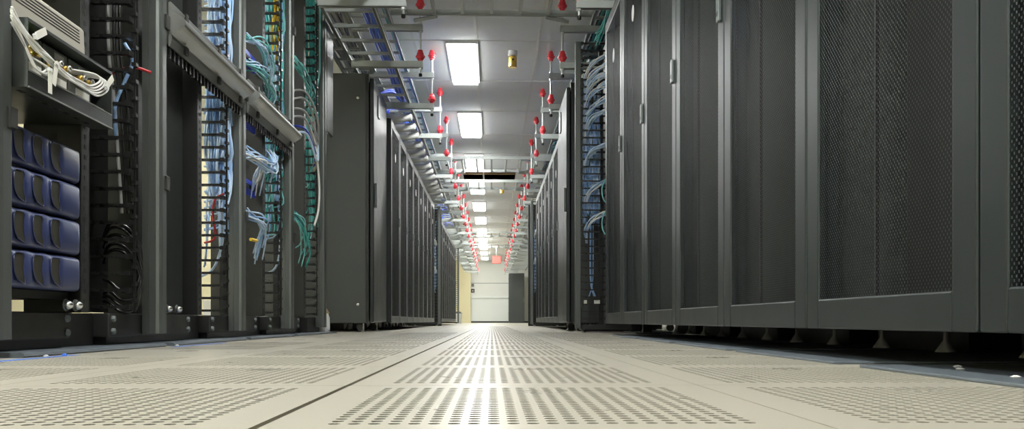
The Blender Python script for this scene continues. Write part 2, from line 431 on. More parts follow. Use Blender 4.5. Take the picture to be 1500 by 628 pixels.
# ------------------------------------------------------------ perforated-door server cabinets
PW_ = 0.673
def server_cabinet():
    """Front at local x = 0 facing -x, width along y from 0 to PW_, depth towards +x."""
    t = thing('server_cabinet', (0, 0, 0), '', 'server cabinet'); W = PW_; D = 1.0; H = 1.97
    mb = MB()
    mb.box(.02, .06, .012, .05, .075, H); mb.box(.02, .06, W-.05, W-.012, .075, H)
    mb.box(.02, .06, .05, W-.05, H-.05, H); mb.box(.02, .06, .05, W-.05, .075, .115)
    mb.build('frame', 'cab', t)
    MB().box(.06, D, .006, .020, .075, H).build('side_panel', 'cabside', t)
    MB().box(.06, D, W-.020, W-.006, .075, H).build('side_panel', 'cabside', t)
    MB().box(.06, D, .02, W-.02, H-.02, H+.002).build('top_panel', 'cab', t, bevel=.004)
    MB().box(D-.015, D, .02, W-.02, .075, H-.02).build('back_panel', 'dark', t)
    MB().box(.06, D, .02, W-.02, .075, .09).build('bottom_panel', 'dark', t)
    MB().box(.20, .7, .08, W-.08, .12, H-.10).build('mounted_equipment', 'dark', t, bevel=.01)
    MB().box(.46, .95, .10, W-.10, .008, .075).build('plinth', 'black', t)
    cn = MB().lathe((0,0,0), [(.026,0),(.022,.006),(.006,.030),(.005,.062)], 10).data('levelling_foot', 'cone', True)
    for y in (.16, .50): inst(cn, 'levelling_foot', t, (.435, y, .007))
    # door: steel border round a perforated field, split by a rib
    d = MB(); e0, e1 = .004, W-.004; b = .066; zb, zt = .068, H-.004; pz0 = .133; pz1 = H-.075
    d.box(0, .02, e0, e0+b, zb, zt); d.box(0, .02, e1-b, e1, zb, zt)
    d.box(0, .02, e0+b, e1-b, zb, pz0); d.box(0, .02, e0+b, e1-b, pz1, zt)
    door = d.build('door', 'cab', t, bevel=.0035)
    MB().add([(.004, e0+b, pz0), (.004, e1-b, pz0), (.004, e1-b, pz1), (.004, e0+b, pz1)], [(3, 2, 1, 0)]).build('perforated_sheet', 'mesh', door)
    MB().box(.003, .010, W/2-.0025, W/2+.0025, pz0, pz1).build('rib', 'dark', door)
    hd = MB(); hd.prism([(e0+.022, 1.03), (e0+.050, 1.03), (e0+.050, 1.115), (e0+.036, 1.125), (e0+.022, 1.115)], -.012, 0, 'x')
    hb = hd.build('handle', 'edge', door, bevel=.003)
    MB().lathe((-.0125, e0+.036, 1.055), [(.009, 0), (.009, .003)], 10, axis='x').build('lock', 'black', door)
    lab = MB(); lab.prism([(.33+.032*math.cos(a*PI/8), 1.665+.042*math.sin(a*PI/8)) for a in range(16)], .0015, .0035, 'x')
    lab.build('label_sticker', 'white', door)
    return t
proto = server_cabinet(); first = [True]
def place_cab(x, y, left, label, group, scale=1.0, sz=1.0):
    o = proto if first[0] else copy_tree(proto); first[0] = False
    o.location = (x, y+(PW_*scale if left else 0), 0); o.rotation_euler.z = PI if left else 0
    o.scale = (1, scale, sz); o['label'] = label; o['group'] = group
    return o
for i in range(7):
    nmz = ['nearest cabinet with a perforated door at the right edge']+[ORD[k]+' perforated-door cabinet from the right edge in the near right row' for k in range(1, 7)]
    place_cab(.76, 5.62-.72*(7-i), False, nmz[i], 'near right row of perforated cabinets', .7195/PW_, 1.05)
for i in range(8):
    place_cab(-.93, 7.84+.74*i, True, ORD[i]+' slim cabinet past the tall grey cabinet in the left row', 'left row of cabinets past the grey cabinet', .737/PW_)
for i in range(9):
    place_cab(-.93, 15.38+.74*i, True, ORD[i]+' cabinet in the distant left row past the cable section', 'distant left row of cabinets', .737/PW_)
for i in range(7):
    place_cab(.69, 7.96+.73*i, False, ORD[i]+' cabinet in the right row past the blue cable rack', 'right row of cabinets past the cable rack', .727/PW_)
t = thing('indicator_light', (.87, 2.44, 1.11), 'small blue indicator light glowing behind a right cabinet door', 'light')
MB().lathe((0,0,0), [(.004,-.014),(.006,-.012),(.006,.0)], 10, axis='x').build('lamp', 'ledblue', t); MB().box(0, .08, -.02, .02, -.02, .02).build('module', 'dark', t)

# dark mats under the near right cabinets
for i, (a, b) in enumerate(((.45, 1.60), (1.72, 2.42), (2.52, 3.22), (3.32, 4.02), (4.12, 4.9))):
    o = MB().box(.705, 1.76, a, b, 0, .006).build('floor_mat', 'plate', None, bevel=.002)
    tag(o, ORD[i]+' dark floor mat from the right edge under the perforated cabinets', 'floor mat', 'dark mats under the right cabinets')
for i, (x, y) in enumerate(((.80, 1.42), (.84, 1.50), (.77, 1.22))):
    tag(MB().lathe((x, y, .006), [(.006,0),(.008,.002),(.003,.004)], 7).build('paper_scrap', 'white'), ['white crumb at the near right of the mat', 'white crumb by the mat back edge', 'white crumb nearest the camera'][i]+' on the nearest dark floor mat', 'debris', 'crumbs on the mat')

# ------------------------------------------------------------ tall grey cabinets
def grey_cabinet(x, y, W, left, label, H=2.1, D=1.0):
    """Front at local x=0 facing -x."""
    t = thing('equipment_cabinet', (x, y+(W if left else 0), 0), label, 'cabinet', None, PI if left else 0)
    MB().box(.05, D, 0, .02, .07, H).build('side_panel', 'cabside', t, bevel=.004)
    MB().box(.05, D, W-.02, W, .07, H).build('side_panel', 'cabside', t, bevel=.004)
    MB().box(.05, D, .02, W-.02, H-.03, H).build('top_panel', 'cab', t)
    MB().box(D-.02, D, .02, W-.02, .07, H-.03).build('back_panel', 'cab', t)
    MB().box(.05, D, .02, W-.02, .07, .10).build('bottom_panel', 'cab', t)
    MB().box(.028, .05, .0, W, .075, H-.005).build('front_frame', 'black', t)
    MB().box(.022, .05, W-.03, W-.002, H-.07, H).build('corner_bracket', 'edge', t); MB().box(.022, .05, .002, .03, H-.07, H).build('corner_bracket', 'edge', t)
    dr = MB().box(-.012, .022, .012, W-.012, .08, H-.035).build('door', 'cab', t, bevel=.008)
    MB().box(-.022, -.012, W*.62, W*.62+.10, H-.30, H-.12).build('name_plate', 'edge', dr, bevel=.003)
    hy = W-.09 if left else .07
    h = MB().box(-.030, -.012, hy-.02, hy+.02, 1.02, 1.22).build('handle', 'edge', dr, bevel=.005)
    for z in (.3, 1.7): MB().box(-.01, .03, (.0 if left else W-.012), (.012 if left else W), z, z+.07).build('hinge', 'black', t)
    for z in (.22, H-.20):
        for yy in ((W, W+.004),) if left else ((-.004, 0),):
            MB().lathe((.115, yy[0], z), [(.012, 0), (.012, .003), (.006, .005)], 12, axis='y').build('screw', 'chrome', t)
    for yy in (.07, W-.07):
        for xx in (.10, D-.12):
            c = MB().lathe((xx, yy-.015, .032), [(.032, 0), (.032, .03)], 14, axis='y').build('caster', 'black', t)
            MB().box(xx-.02, xx+.02, yy-.022, yy+.022, .05, .07).build('fork', 'base', c)
    for yy in (.03, W-.03):
        MB().lathe((.075, yy, 0), [(.018, 0), (.018, .008), (.006, .012), (.006, .07)], 10).build('levelling_foot', 'chrome', t)
    return t
grey_cabinet(-.97, 6.88, .86, True, 'tall dark grey cabinet showing its plain side panel beside the left open racks')
grey_cabinet(.645, 7.10, .84, False, 'tall grey cabinet with its door edge to the aisle past the right cable rack')
t = thing('equipment_cabinet', (.72, 34.9, 0), 'dark green-grey cabinet standing against the far wall on the right', 'cabinet')
MB().box(0, .64, 0, .9, .03, 2.06).build('body', 'cabside', t, bevel=.01); MB().box(.02, .62, .03, .87, 0, .03).build('plinth', 'black', t)
for z in (.35, 1.0, 1.8): MB().box(-.012, 0, .02, .06, z, z+.08).build('hinge', 'black', t)
MB().box(.60, .625, -.03, 0, .85, 1.05).build('handle', 'edge', t, bevel=.004)

# ------------------------------------------------------------ open relay racks on the left
PY0 = 2.06; PP = 0.965
def rail_profile(x, y):     # bent post profile, near face stepped, rounded outer nose
    return [(x-.066, y-.060), (x-.044, y-.060), (x-.040, y-.066), (x-.016, y-.066), (x-.006, y-.063), (x-.001, y-.055), (x, y-.045), (x, y-.012), (x-.004, y-.003), (x-.012, y), (x-.066, y)]
finger_me = MB()
finger_me.box(0, .125, -.010, .010, 0, .0045).box(0, .125, -.010, -.004, .0045, .010).box(.113, .128, -.018, .018, -.004, .013)
finger_me = finger_me.data('finger', 'blackp')
ring_me = MB().box(-.006, .008, -.012, .012, 0, .012).data('ring_clip', 'blackp')
def open_rack(i, label, fz=(.13, 2.2)):
    p = PY0+PP*i; X = -1.15
    t = thing('open_rack', (X, p, 0), label, 'open rack', 'open racks of the left row')
    pm = MB().prism(rail_profile(0, 0), .045, 2.28, 'z').build('front_post', 'post', t)
    for z in (.55, 1.12, 1.75): MB().box(-.004, .008, -.03, .004, z, z+.05).build('clip', 'base', pm, bevel=.002)
    # base channel with bolts
    bs = MB().box(-.55, -.072, -.30, .42, .038, .114)
    bs = bs.build('base_channel', 'base', t, bevel=.004)
    for y in (-.275, .395):
        for z in (.056, .096):
            MB().lathe((-.074, y, z), [(.012, 0), (.012, .006), (.007, .012)], 6, axis='x').build('bolt', 'edge', bs)
    pl = MB(); pl.prism([(.018, 0), (.022, .004), (.020, .010), (.010, .013), (-.05, .012), (-.62, .012), (-.62, 0)], 0.005, .90, 'y').build('floor_plate', 'plate', t)
    MB().box(-.50, -.09, -.28, .40, .0135, .038).build('foot_block', 'black', t)
    MB().box(-.40, -.12, .45, .66, 0.0135, .112).build('pad', 'black', t)
    # slotted upright after the equipment bay, and its mate behind the post
    for nm, y0, y1, x1 in (('upright', .405, .455, -.035), ('upright', -.058, -.004, -.080)):
        u = MB().box(-.20 if (y0 > 0 or i < 2) else -.11, x1, y0, y1, .114 if y0 > 0 else .114, 2.28).build(nm, 'black', t, bevel=.002)
        if y0 > 0:
            sl = MB()
            for k in range(70): z = .14+k*.03; sl.box(x1, x1+.0008, y0+.018, y0+.030, z, z+.012)
            sl.build('slot_row', 'dark', u)['kind'] = 'stuff'
            sl = MB()
            for k in range(32): z = .15+k*.066; sl.box(-.12, -.105, y0-.0008, y0, z, z+.02)
            sl.build('slot_row', 'dark', u)['kind'] = 'stuff'
    for y in (-.058, .405):
        MB().box(-.62, -.56, y, y+.05, .114, 2.28).build('rear_upright', 'black', t)
    MB().box(-.62, -.10, -.06, .455, 2.28, 2.32).build('top_beam', 'base', t)
    # vertical cable manager with fingers reaching to the aisle
    mg = MB().box(-.175, -.163, .50, .86 if i == 0 else .58, .118, 2.25).box(-.175, -.15, .457, .50, .118, 2.25).build('manager_spine', 'black', t)
    sl = MB()
    for k in range(60):
        for yy in ((.56, .66) if i == 0 else (.52, .55)): sl.box(-.163, -.1622, yy, yy+.010, .12+k*.036, .13+k*.036)
    sl.build('hole_row', 'dark', mg)['kind'] = 'stuff'
    k = 0; z = fz[0]
    while z < fz[1]:
        inst(finger_me, 'finger', t, (-.163, .745, z)); inst(ring_me, 'ring_clip', t, (-.028, .755, z+.02)); z += .0556
    MB().tube([(-.028, .755, .12), (-.028, .755, 2.22)], .0045, 6).build('ring_rod', 'black', t)
    return t
labs = ['open rack nearest the camera holding navy units and the cabled tray', 'second open rack with sky blue patch cables in its fingers',
        'third open rack with blue and teal cables in its fingers', 'fourth open rack with teal cables beside the grey cabinet', 'last open rack post at the side of the grey cabinet']
racks = [open_rack(i, labs[i]) for i in range(4)]
# last post alone, with hanging flange
t = thing('open_rack', (-1.15, PY0+PP*4, 0), labs[4], 'open rack', 'open racks of the left row')
MB().prism(rail_profile(0, 0), .045, 2.28, 'z').build('front_post', 'post', t)
MB().box(-.30, -.072, -.30, .10, .0135, .114).build('base_channel', 'base', t, bevel=.004)
MB().box(-.34, .02, -.055, .26, 0, .012).build('floor_plate', 'plate', t)
MB().box(-.016, .0, .02, .235, 1.42, 2.28).build('hanging_flange', 'post', t, bevel=.003)
MB().box(-.05, .0, .0, .02, 1.40, 2.28).build('flange_bracket', 'base', t)

# bay contents ------------------------------------------------------------------
def bolt_pair(x, y, z, lb):
    t = thing('hex_bolt', (x, y, z), lb, 'bolt', 'chrome bolts in the open racks')
    MB().lathe((0,0,0), [(.013, 0), (.013, .008), (.008, .016), (.002, .019)], 10, axis='x').build('head', 'chrome', t, True)
    MB().lathe((0,0,0), [(.017, -.003), (.017, 0)], 12, axis='x').build('washer', 'edge', t)
# blank panels behind bays 2, with bolts low down
for i in (1,):
    p = PY0+PP*i
    o = MB().box(-1.30, -1.232, p+.02, p+.375, .118, 2.2).build('blank_panel', 'blank', None, bevel=.006)
    tag(o, ['dark blank panel behind the second open rack post', 'dark blank panel behind the third open rack post'][i-1], 'panel', 'blank panels in the open racks')

# navy disk units: bezel with three crescent grilles
def navy_unit(z, label):
    t = thing('disk_unit', (-1.175, 2.064, z), label, 'disk unit', 'navy disk units in the near open rack'); H = .100; W = .396
    MB().box(-.50, -.03, .004, W-.006, .002, H-.004).build('chassis', 'base', t)
    def bulge(y):   # valleys hold the grilles, ridges swell between them, the far end is wavy and rolls off
        b = .0026*(1-math.cos(2*PI*(y-.052)/.087)) if y < .27 else .0026*(1-math.cos(2*PI*(.27-.052)/.087))*math.cos((y-.27)*14)
        e = max(0, (y-(W-.035))/.035); return b-.020*e*e
    mb = MB(); N = 64; V = []; F = []; zz = [0.001, .006, .012, H*.5, H-.014, H-.008, H-.003]; zo = [-.012, -.003, 0, .001, 0, -.003, -.012]
    for j, z_ in enumerate(zz):
        for k in range(N+1):
            y = W*k/N; V.append((bulge(y)+zo[j], y, z_))
    n1 = N+1
    for j in range(len(zz)-1):
        for k in range(N): F.append((j*n1+k, j*n1+k+1, (j+1)*n1+k+1, (j+1)*n1+k))
    o = len(V); m = len(zz)
    V += [(-.03, 0, 0.001), (-.03, W, .001), (-.03, W, H-.003), (-.03, 0, H-.003)]
    F += [tuple([o, o+1]+[k for k in range(N, -1, -1)]), tuple([o+3]+[(m-1)*n1+k for k in range(N+1)]+[o+2]),
          tuple([o+1, o+2]+[j*n1+N for j in range(m-1, -1, -1)]), (o+3, o+2, o+1, o)]
    bz = mb.add(V, F).build('bezel', 'navy', t, True)
    lf = [(0, .078), (-.002, .062), (.000, .046), (.006, .032), (.018, .019), (.050, .009)]
    rt = [(.050, .022), (.045, .036), (.043, .050), (.045, .066), (.048, .080), (.040, .088), (.008, .087)]
    for c in (.030, .117, .204):
        poly = [(c+y, z_) for y, z_ in lf+rt]
        xx = max(bulge(y) for y, _ in poly)*.6+.0035
        v2 = [(max(xx, bulge(y)+.0022), y, z_) for y, z_ in poly]
        cx = sum(v[0] for v in v2)/len(v2); cy = c+.022; cz = .050
        vc = v2+[(cx, cy, cz)]; nn = len(v2)
        MB().add(vc, [(nn, k, (k+1) % nn) for k in range(nn)]).build('grille', 'vent', bz)
        MB().add([(x-.0012, y, z_) for x, y, z_ in vc], [(nn, k, (k+1) % nn) for k in range(nn)]).build('grille_back', 'dark', bz)
        MB().tube(v2+[v2[0]], .0016, 5).build('grille_rim', 'navy', bz, True)
    return t
for k in range(4):
    navy_unit(.172+.1025*k, ['bottom', 'second from bottom', 'third from bottom', 'topmost'][k]+' navy blue disk unit in the near open rack')
t = thing('support_ledge', (-1.22, 2.064, .150), 'thin dark ledge carrying the navy disk units', 'ledge'); MB().box(-.44, 0, 0, .396, 0, .0215).build('ledge', 'black', t)
# white box and cream panel glimpsed under the navy units
t = thing('paper_stack', (-1.80, 2.13, .0), 'white plastic-wrapped stack on the floor behind the navy units', 'package')
MB().prism([(-.35, .0), (.0, .0), (.01, .05), (-.04, .20), (-.30, .24)], 0, .30, 'y').build('wrap', 'white', t)

# dark tray with modules, connectors, tags, white cables
t = thing('equipment_tray', (-1.12, 2.064, .655), 'dark metal equipment tray with labelled modules in the near open rack', 'tray')
mb = MB(); L = .455; R = .393
mb.box(-.06, 0, 0, L, 0, .005); mb.box(-.50, -.06, 0, R, 0, .005); mb.box(-.50, 0, 0, .004, .005, .168); mb.box(-.06, 0, L-.004, L, .005, .168); mb.box(-.50, -.06, R-.004, R, .005, .168)
mb.box(-.50, 0, .004, R-.004, .160, .168); mb.box(-.06, 0, R-.004, L-.004, .160, .168)
mb.box(-.004, 0, .004, L-.004, .005, .040)
mb.build('tray_shell', 'shelf', t)
MB().box(-.002, .003, .002, L-.002, -.001, .003).build('bright_lip', 'alu', t); MB().box(-.006, .001, .002, L-.002, .040, .0425).build('bright_lip', 'alu', t)
MB().box(-.025, -.019, .004, L-.012, .052, .055).build('bright_lip', 'alu', t)
for k in range(7): MB().box(-.045, -.033, .03+k*.055, .055+k*.055, -.0008, 0).build('vent_slot', 'dark', t)
for k, (a, b) in enumerate(((.008, .125), (.135, .255), (.265, .385))):
    m_ = MB().box(-.40, -.032, a, b, .055, .150).build('module', 'pcb', t, bevel=.002)
    MB().box(-.032, -.0305, a+.035, a+.112, .060, .080).build('label_plate', 'paper', m_)
    MB().box(-.032, -.0305, a+.05, a+.10, .125, .142).build('label_plate', 'conduit', m_)
    for q in range(4):
        y = a+.015+q*.022; z = .100+.008*(q % 2)
        MB().lathe((-.032, y, z), [(.009, 0), (.009, .006), (.006, .008), (.006, .016), (.0085, .017), (.0085, .028), (.004, .030)], 10, axis='x').build('connector', 'chrome' if q % 2 else 'brass', m_, True)
    if k == 0:
        for q in range(4): MB().box(-.0325, -.0295, a+.010+.010*q, a+.015+.010*q, .138-.016*(q % 2), .142-.016*(q % 2)).build('led', 'ledgreen', m_)
def cable(label, pts, r, m_, group=None, k=7, name='cable'):
    return tag(MB().tube(cr(pts, k), r, 7).build(name, m_, None, True), label, 'cable', group)
CXF = -1.10
j = lambda q: random.uniform(-q, q)
for k in range(5):
    d = .0048*(k-2)
    cable(ORD[k]+' white cable in the bunch sweeping across the dark tray', [(CXF+j(.004), 1.96, .80+d), (CXF+j(.004), 1.998, .775+d), (CXF+j(.006), 2.055, .752+d), (CXF+.006+j(.006), 2.118, .738+d), (CXF+j(.006), 2.202, .726+d*.8), (CXF+j(.006), 2.292, .722+d*.7), (CXF, 2.38-.008*k, .727+d), (CXF, 2.445-.012*k, .752+.003*k), (CXF-.008, 2.438-.014*k, .778), (CXF-.045, 2.38-.016*k, .772), (CXF-.062, 2.33-.02*k, .762)], .0029, 'cwhite', 'white cables on the dark tray')
for k in range(3):
    cable(ORD[k]+' short white jumper looping at the left of the dark tray', [(CXF-.004, 1.965, .80-.012*k), (CXF, 2.01+.006*k, .745-.006*k), (CXF, 2.05+.012*k, .704-.003*k), (CXF, 2.09+.014*k, .698), (CXF-.01, 2.125+.014*k, .722), (CXF-.055, 2.11+.018*k, .752)], .0026, 'cwhite' if k < 2 else 'cgrey', 'white jumpers on the dark tray')
for k, (y, z, a, lb) in enumerate(((2.045, .772, .55, 'white paper tag at the upper left of the white cable bunch'), (2.135, .725, -.9-.9, 'white paper tag twisted below the middle of the cables'), (2.105, .700, -1.55, 'white paper tag hanging straight down from the jumpers'), (2.415, .755, .75, 'broad white paper tag at the right end of the cables'))):
    t = thing('cable_tag', (CXF+.012, y, z), lb, 'tag', 'paper tags on the white cables'); t.rotation_euler.x = a
    MB().box(-.0006, .0006, -.005, .050, -.009, .009).build('tag_paper', 'paper', t)
    MB().box(-.004, .004, -.012, -.004, -.006, .006).build('tag_wrap', 'white', t)

# beige unit above the tray
t = thing('beige_unit', (-1.17, 2.064, .834), 'beige enclosure with long vent slots above the dark tray', 'electronic unit')
MB().prism([(-.45, 0), (-.002, 0), (0, .006), (-.004, .088), (-.012, .098), (-.45, .098)], 0, .395, 'y').build('case', 'beige', t, bevel=.003)
for k in range(5):
    z = .044+k*.0085; x = -.004*(z-.006)/.082
    MB().box(x-.004, x+.0007, .03, .365, z, z+.0032).build('vent_slot', 'dark', t)
MB().box(-.44, .004, .0, .395, -.010, -.001).build('shelf', 'black', t)
o = MB().box(-1.62, -1.20, 2.066, 2.455, 1.10, 1.42).build('chassis_unit', 'blank', None, bevel=.004)
tag(o, 'black blank-fronted unit high in the nearest open rack', 'electronic unit')

# cables in the first rack's fingers
p = PY0
cable('single sky blue cable slanting through the near rack fingers', [(-1.23, p+.80, 1.02), (-1.20, p+.79, .96), (-1.225, p+.78, .88), (-1.25, p+.77, .80), (-1.26, p+.80, .70)], .006, 'cblue')
cable('red cable crossing behind the near rack fingers', [(-1.30, p+.80, .90), (-1.25, p+.79, .925), (-1.20, p+.80, .94), (-1.16, p+.84, .935)], .005, 'cred')
for k in range(3):
    cable(ORD[k]+' thin dark cable hanging straight in the near rack manager', [(-1.285+.02*k, p+.80, 1.3), (-1.28+.02*k, p+.79, 1.0), (-1.265+.022*k, p+.80, .82), (-1.25+.02*k, p+.80, .60), (-1.24+.02*k, p+.80, .45)], .006, 'cgrey' if k == 0 else 'cblack', 'dark cables hanging in the near rack')
for k in range(9):
    z0 = [.40, .385, .36, .33, .31, .25, .22, .20, .18][k]; a = random.uniform(.02, .05)
    cable(ORD[k]+' black cable loop from the top among the near rack fingers', [(-1.30, p+.80, z0-a), (-1.27, p+.775, z0+.01 if k < 5 else z0-.03), (-1.23, p+.775, z0+.012 if k < 5 else z0-.06), (-1.19, p+.785, z0-.03 if k < 5 else z0-.05), (-1.175, p+.80, z0-.10 if k < 5 else z0+.02), (-1.20, p+.82, z0-.16 if k < 5 else z0+.09)], .0055, 'cblack', 'black cable loops in the near rack')

# patch-cable bundles behind the fingers of racks 2 to 4
def hang_bundle(label, x0, x1, y, z0, z1, n, mats, r=.0045, sway=.02, seg=.16, ends=None):
    mb = MB()
    for i in range(n):
        x = random.uniform(x0, x1); za = z1 if random.random() < .6 else random.uniform(z0+.5*(z1-z0), z1)
        zb = z0+random.random()**1.6*(z1-z0)*.75
        if za-zb < .25: zb = za-.25
        pts = []; z = za
        while z > zb:
            pts.append((min(x1, max(x0, x+random.uniform(-sway, sway))), y+random.uniform(-.03, .05), z)); z -= seg
        if len(pts) < 2: continue
        if random.random() < .45: pts.append((x0-.02, y+.02, pts[-1][2]-.03))
        mb.tube(cr(pts, 4), r, 5, random.randrange(len(mats)))
    return tag(mb.build('cable_bundle', mats, None, True), label, 'cables', None, 'stuff')
P = [PY0+PP*i for i in range(5)]
hang_bundle('sky blue patch cables packed behind the second rack fingers', -1.285, -1.185, P[1]+.82, .50, 2.1, 110, ['cblue', 'cblue2', 'cblue2', 'cblue'])
hang_bundle('few blue cables trailing low behind the second rack fingers', -1.285, -1.20, P[1]+.82, .24, .9, 9, ['cblue', 'cblue2'], sway=.01)
hang_bundle('teal and blue cables packed behind the third rack fingers', -1.29, -1.185, P[2]+.82, .50, 2.2, 90, ['cteal', 'cteal2', 'cteal', 'cblue2', 'cblue'])
hang_bundle('yellow cables among the teal ones high in the third rack', -1.26, -1.20, P[2]+.79, 1.2, 2.2, 5, ['cyellow'])
hang_bundle('teal cables spread behind the fourth rack fingers', -1.29, -1.19, P[3]+.82, .55, 2.28, 38, ['cteal', 'cteal2', 'cteal'])
cable('red cable curling among the blue ones low in the second rack', [(-1.20, P[1]+.79, .66), (-1.235, P[1]+.775, .63), (-1.245, P[1]+.775, .56), (-1.235, P[1]+.78, .48), (-1.25, P[1]+.785, .45), (-1.29, P[1]+.80, .44)], .005, 'cred')
cable('pale blue cable sweeping low through the second rack fingers', [(-1.205, P[1]+.78, .58), (-1.20, P[1]+.78, .48), (-1.22, P[1]+.78, .38), (-1.25, P[1]+.785, .32), (-1.30, P[1]+.79, .29)], .006, 'cblue2')
cable('pale blue cable looping low in the third rack', [(-1.19, P[2]+.79, .55), (-1.195, P[2]+.78, .45), (-1.22, P[2]+.78, .38), (-1.27, P[2]+.79, .36), (-1.31, P[2]+.80, .38)], .006, 'cblue2')
# loops of patch cords that leave the equipment and enter the fingers of rack 3
def fan(label, a, mid, b, n, mats, r=.0045, s=.018):
    mb = MB()
    for i in range(n): e_ = jit(b, s*1.6); mb.tube(cr([jit(a, s*1.5), jit(mid, s*1.6), e_, (e_[0]-.03-random.random()*.02, e_[1]+.06, e_[2]-.02-random.random()*.10)], 5), r*.85, 5, random.randrange(len(mats)))
    return tag(mb.build('cable_bundle', mats, None, True), label, 'cables', None, 'stuff')
y2 = P[2]
fan('upper fan of aqua patch cords leaving the third post', (-1.18, y2+.05, 1.43), (-1.14, y2+.20, 1.45), (-1.155, y2+.44, 1.42), 12, ['cteal2', 'cblue2', 'cteal2'])
fan('second fan of aqua patch cords below the upper one', (-1.18, y2+.05, 1.31), (-1.14, y2+.22, 1.325), (-1.155, y2+.47, 1.295), 12, ['cteal2', 'cblue2', 'cteal2'])
fan('looping pale blue patch cords under the grey trough', (-1.18, y2+.05, .90), (-1.11, y2+.28, .86), (-1.15, y2+.50, .96), 9, ['cblue2', 'cblue', 'cblue2'], s=.02)
fan('white and pale blue cords bunched beside the third post', (-1.18, y2+.05, .88), (-1.12, y2+.18, .87), (-1.17, y2+.26, .82), 10, ['cblue2', 'cwhite'], s=.018)
fan('pale blue patch cords spilling low beside the third post', (-1.18, y2+.05, .60), (-1.12, y2+.16, .57), (-1.16, y2+.27, .51), 12, ['cblue2', 'cblue2', 'cblue'], s=.018)
tag(MB().tube([(-1.14, y2+.03, .475), (-1.13, y2+.10, .475)], .008, 8).build('yellow_plug', 'cyellow'), 'yellow plug below the low patch cords by the third post', 'plug')
for z, lb in ((1.36, 'upper blue patch panel beside the third post'), (1.05, 'middle blue patch panel beside the third post'), (.72, 'lower blue patch panel beside the third post')):
    t = thing('patch_unit', (-1.215, y2+.02, z), lb, 'patch unit', 'blue patch panels behind the third post')
    MB().box(-.012, .0, 0, .36, 0, .075).build('face', 'croyal', t)
    for k in range(12): MB().box(0, .006, .02+k*.027, .038+k*.027, .03, .05).build('port', 'black', t)
# grey loops in rack 4
y3 = P[3]
for k in range(6):
    cable(ORD[k]+' grey cable looping out over the fourth rack fingers', [(-1.19, y3+.03, 1.44-.05*k), (-1.13, y3+.22+j(.05), 1.47-.05*k+j(.02)), (-1.12+j(.01), y3+.44+j(.06), 1.38-.05*k+j(.03)), (-1.135, y3+.56+j(.05), 1.20+j(.05)), (-1.15, y3+.62+j(.03), 1.10+.02*k), (-1.19, y3+.72, 1.12+j(.03))], .007, 'cgrey' if k < 4 else 'croyal' if k == 4 else 'cblue2', 'grey cable loops on the fourth rack')
cable('long white cable hanging down the fourth rack with a connector end', [(-1.15, y3+.30, 1.33), (-1.13, y3+.45, 1.24), (-1.12, y3+.55, 1.0), (-1.125, y3+.56, .82), (-1.14, y3+.50, .70)], .007, 'cwhite')
fan('teal cords bunched high beside the fourth post', (-1.18, y3+.05, 1.66), (-1.14, y3+.15, 1.60), (-1.15, y3+.42, 1.56), 9, ['cteal', 'cteal2'])
fan('teal cords curling low beside the fourth post', (-1.18, y3+.05, .72), (-1.14, y3+.10, .68), (-1.15, y3+.30, .55), 9, ['cteal', 'cteal2'])
cable('thin aqua cable dropping straight past the fourth rack fingers', [(-1.165, y3+.80, 2.25), (-1.165, y3+.80, 1.9), (-1.17, y3+.80, 1.75), (-1.21, y3+.82, 1.6)], .006, 'cteal2')
t = thing('white_carton', (-1.735, y3+.52, .0135), 'white carton on the floor behind the fourth rack fingers', 'box')
MB().box(-.12, .15, 0, .30, 0, .14).build('carton', 'white', t, bevel=.004); MB().box(-.12, .15, .0, .30, .14, .21).build('lid', 'paper', t, bevel=.004)
t = thing('cardboard_roll', (-1.20, P[4]+.165, .0125), 'small wrapped cardboard piece standing by the last rack post', 'package')
MB().lathe((0,0,0), [(.035,0),(.04,.02),(.038,.10),(.028,.13)], 10).build('wrap', 'white', t); MB().prism([(-.04, .13), (.035, .13), (0, .19)], -.02, .02, 'y').build('flap', 'cardboard', t)

# horizontal cable troughs between posts 2-3 and 3-4
def trough(i, label):
    p = P[i]; L = PP-.086
    t = thing('cable_trough', (-1.152, p+.010, 1.07), label, 'cable trough', 'grey horizontal cable troughs')
    prof = [(0, 0), (.006, .0), (.012, .028), (.010, .040)]
    prof += [(.012+.050*math.sin(PI*a/12), .042+.082*(a/12)) for a in range(13)]
    prof += [(.010, .126), (.016, .150), (.008, .158), (0, .156)]
    MB().prism(prof, 0, L, 'y').build('cover', 'alu', t)
    for y in (.12, .50, .80):
        for z in (.006, .128): MB().box(.010, .022, y, y+.025, z, z+.030).build('clip', 'base', t, bevel=.002)
    mb = MB()
    mb.box(-.012, -.004, 0, L, .0, .006)
    for k in range(22): mb.box(-.012, -.002, .02+k*.04, .032+k*.04, -.036, 0)
    mb.build('finger_duct', 'blackp', t)
    return t
trough(1, 'grey rounded cable trough between the second and third posts')
trough(2, 'grey rounded cable trough between the third and fourth posts')

for k, (y, z, lb) in enumerate(((P[0]+.33, .134, 'left chrome bolt under the navy units'), (P[0]+.385, .134, 'right chrome bolt under the navy units'),
        (P[1]+.14, .134, 'left chrome bolt at the foot of the second rack blank panel'), (P[1]+.24, .134, 'right chrome bolt at the foot of the second rack blank panel'))):
    bolt_pair(-1.205 if k > 1 else -1.19, y, z, lb)

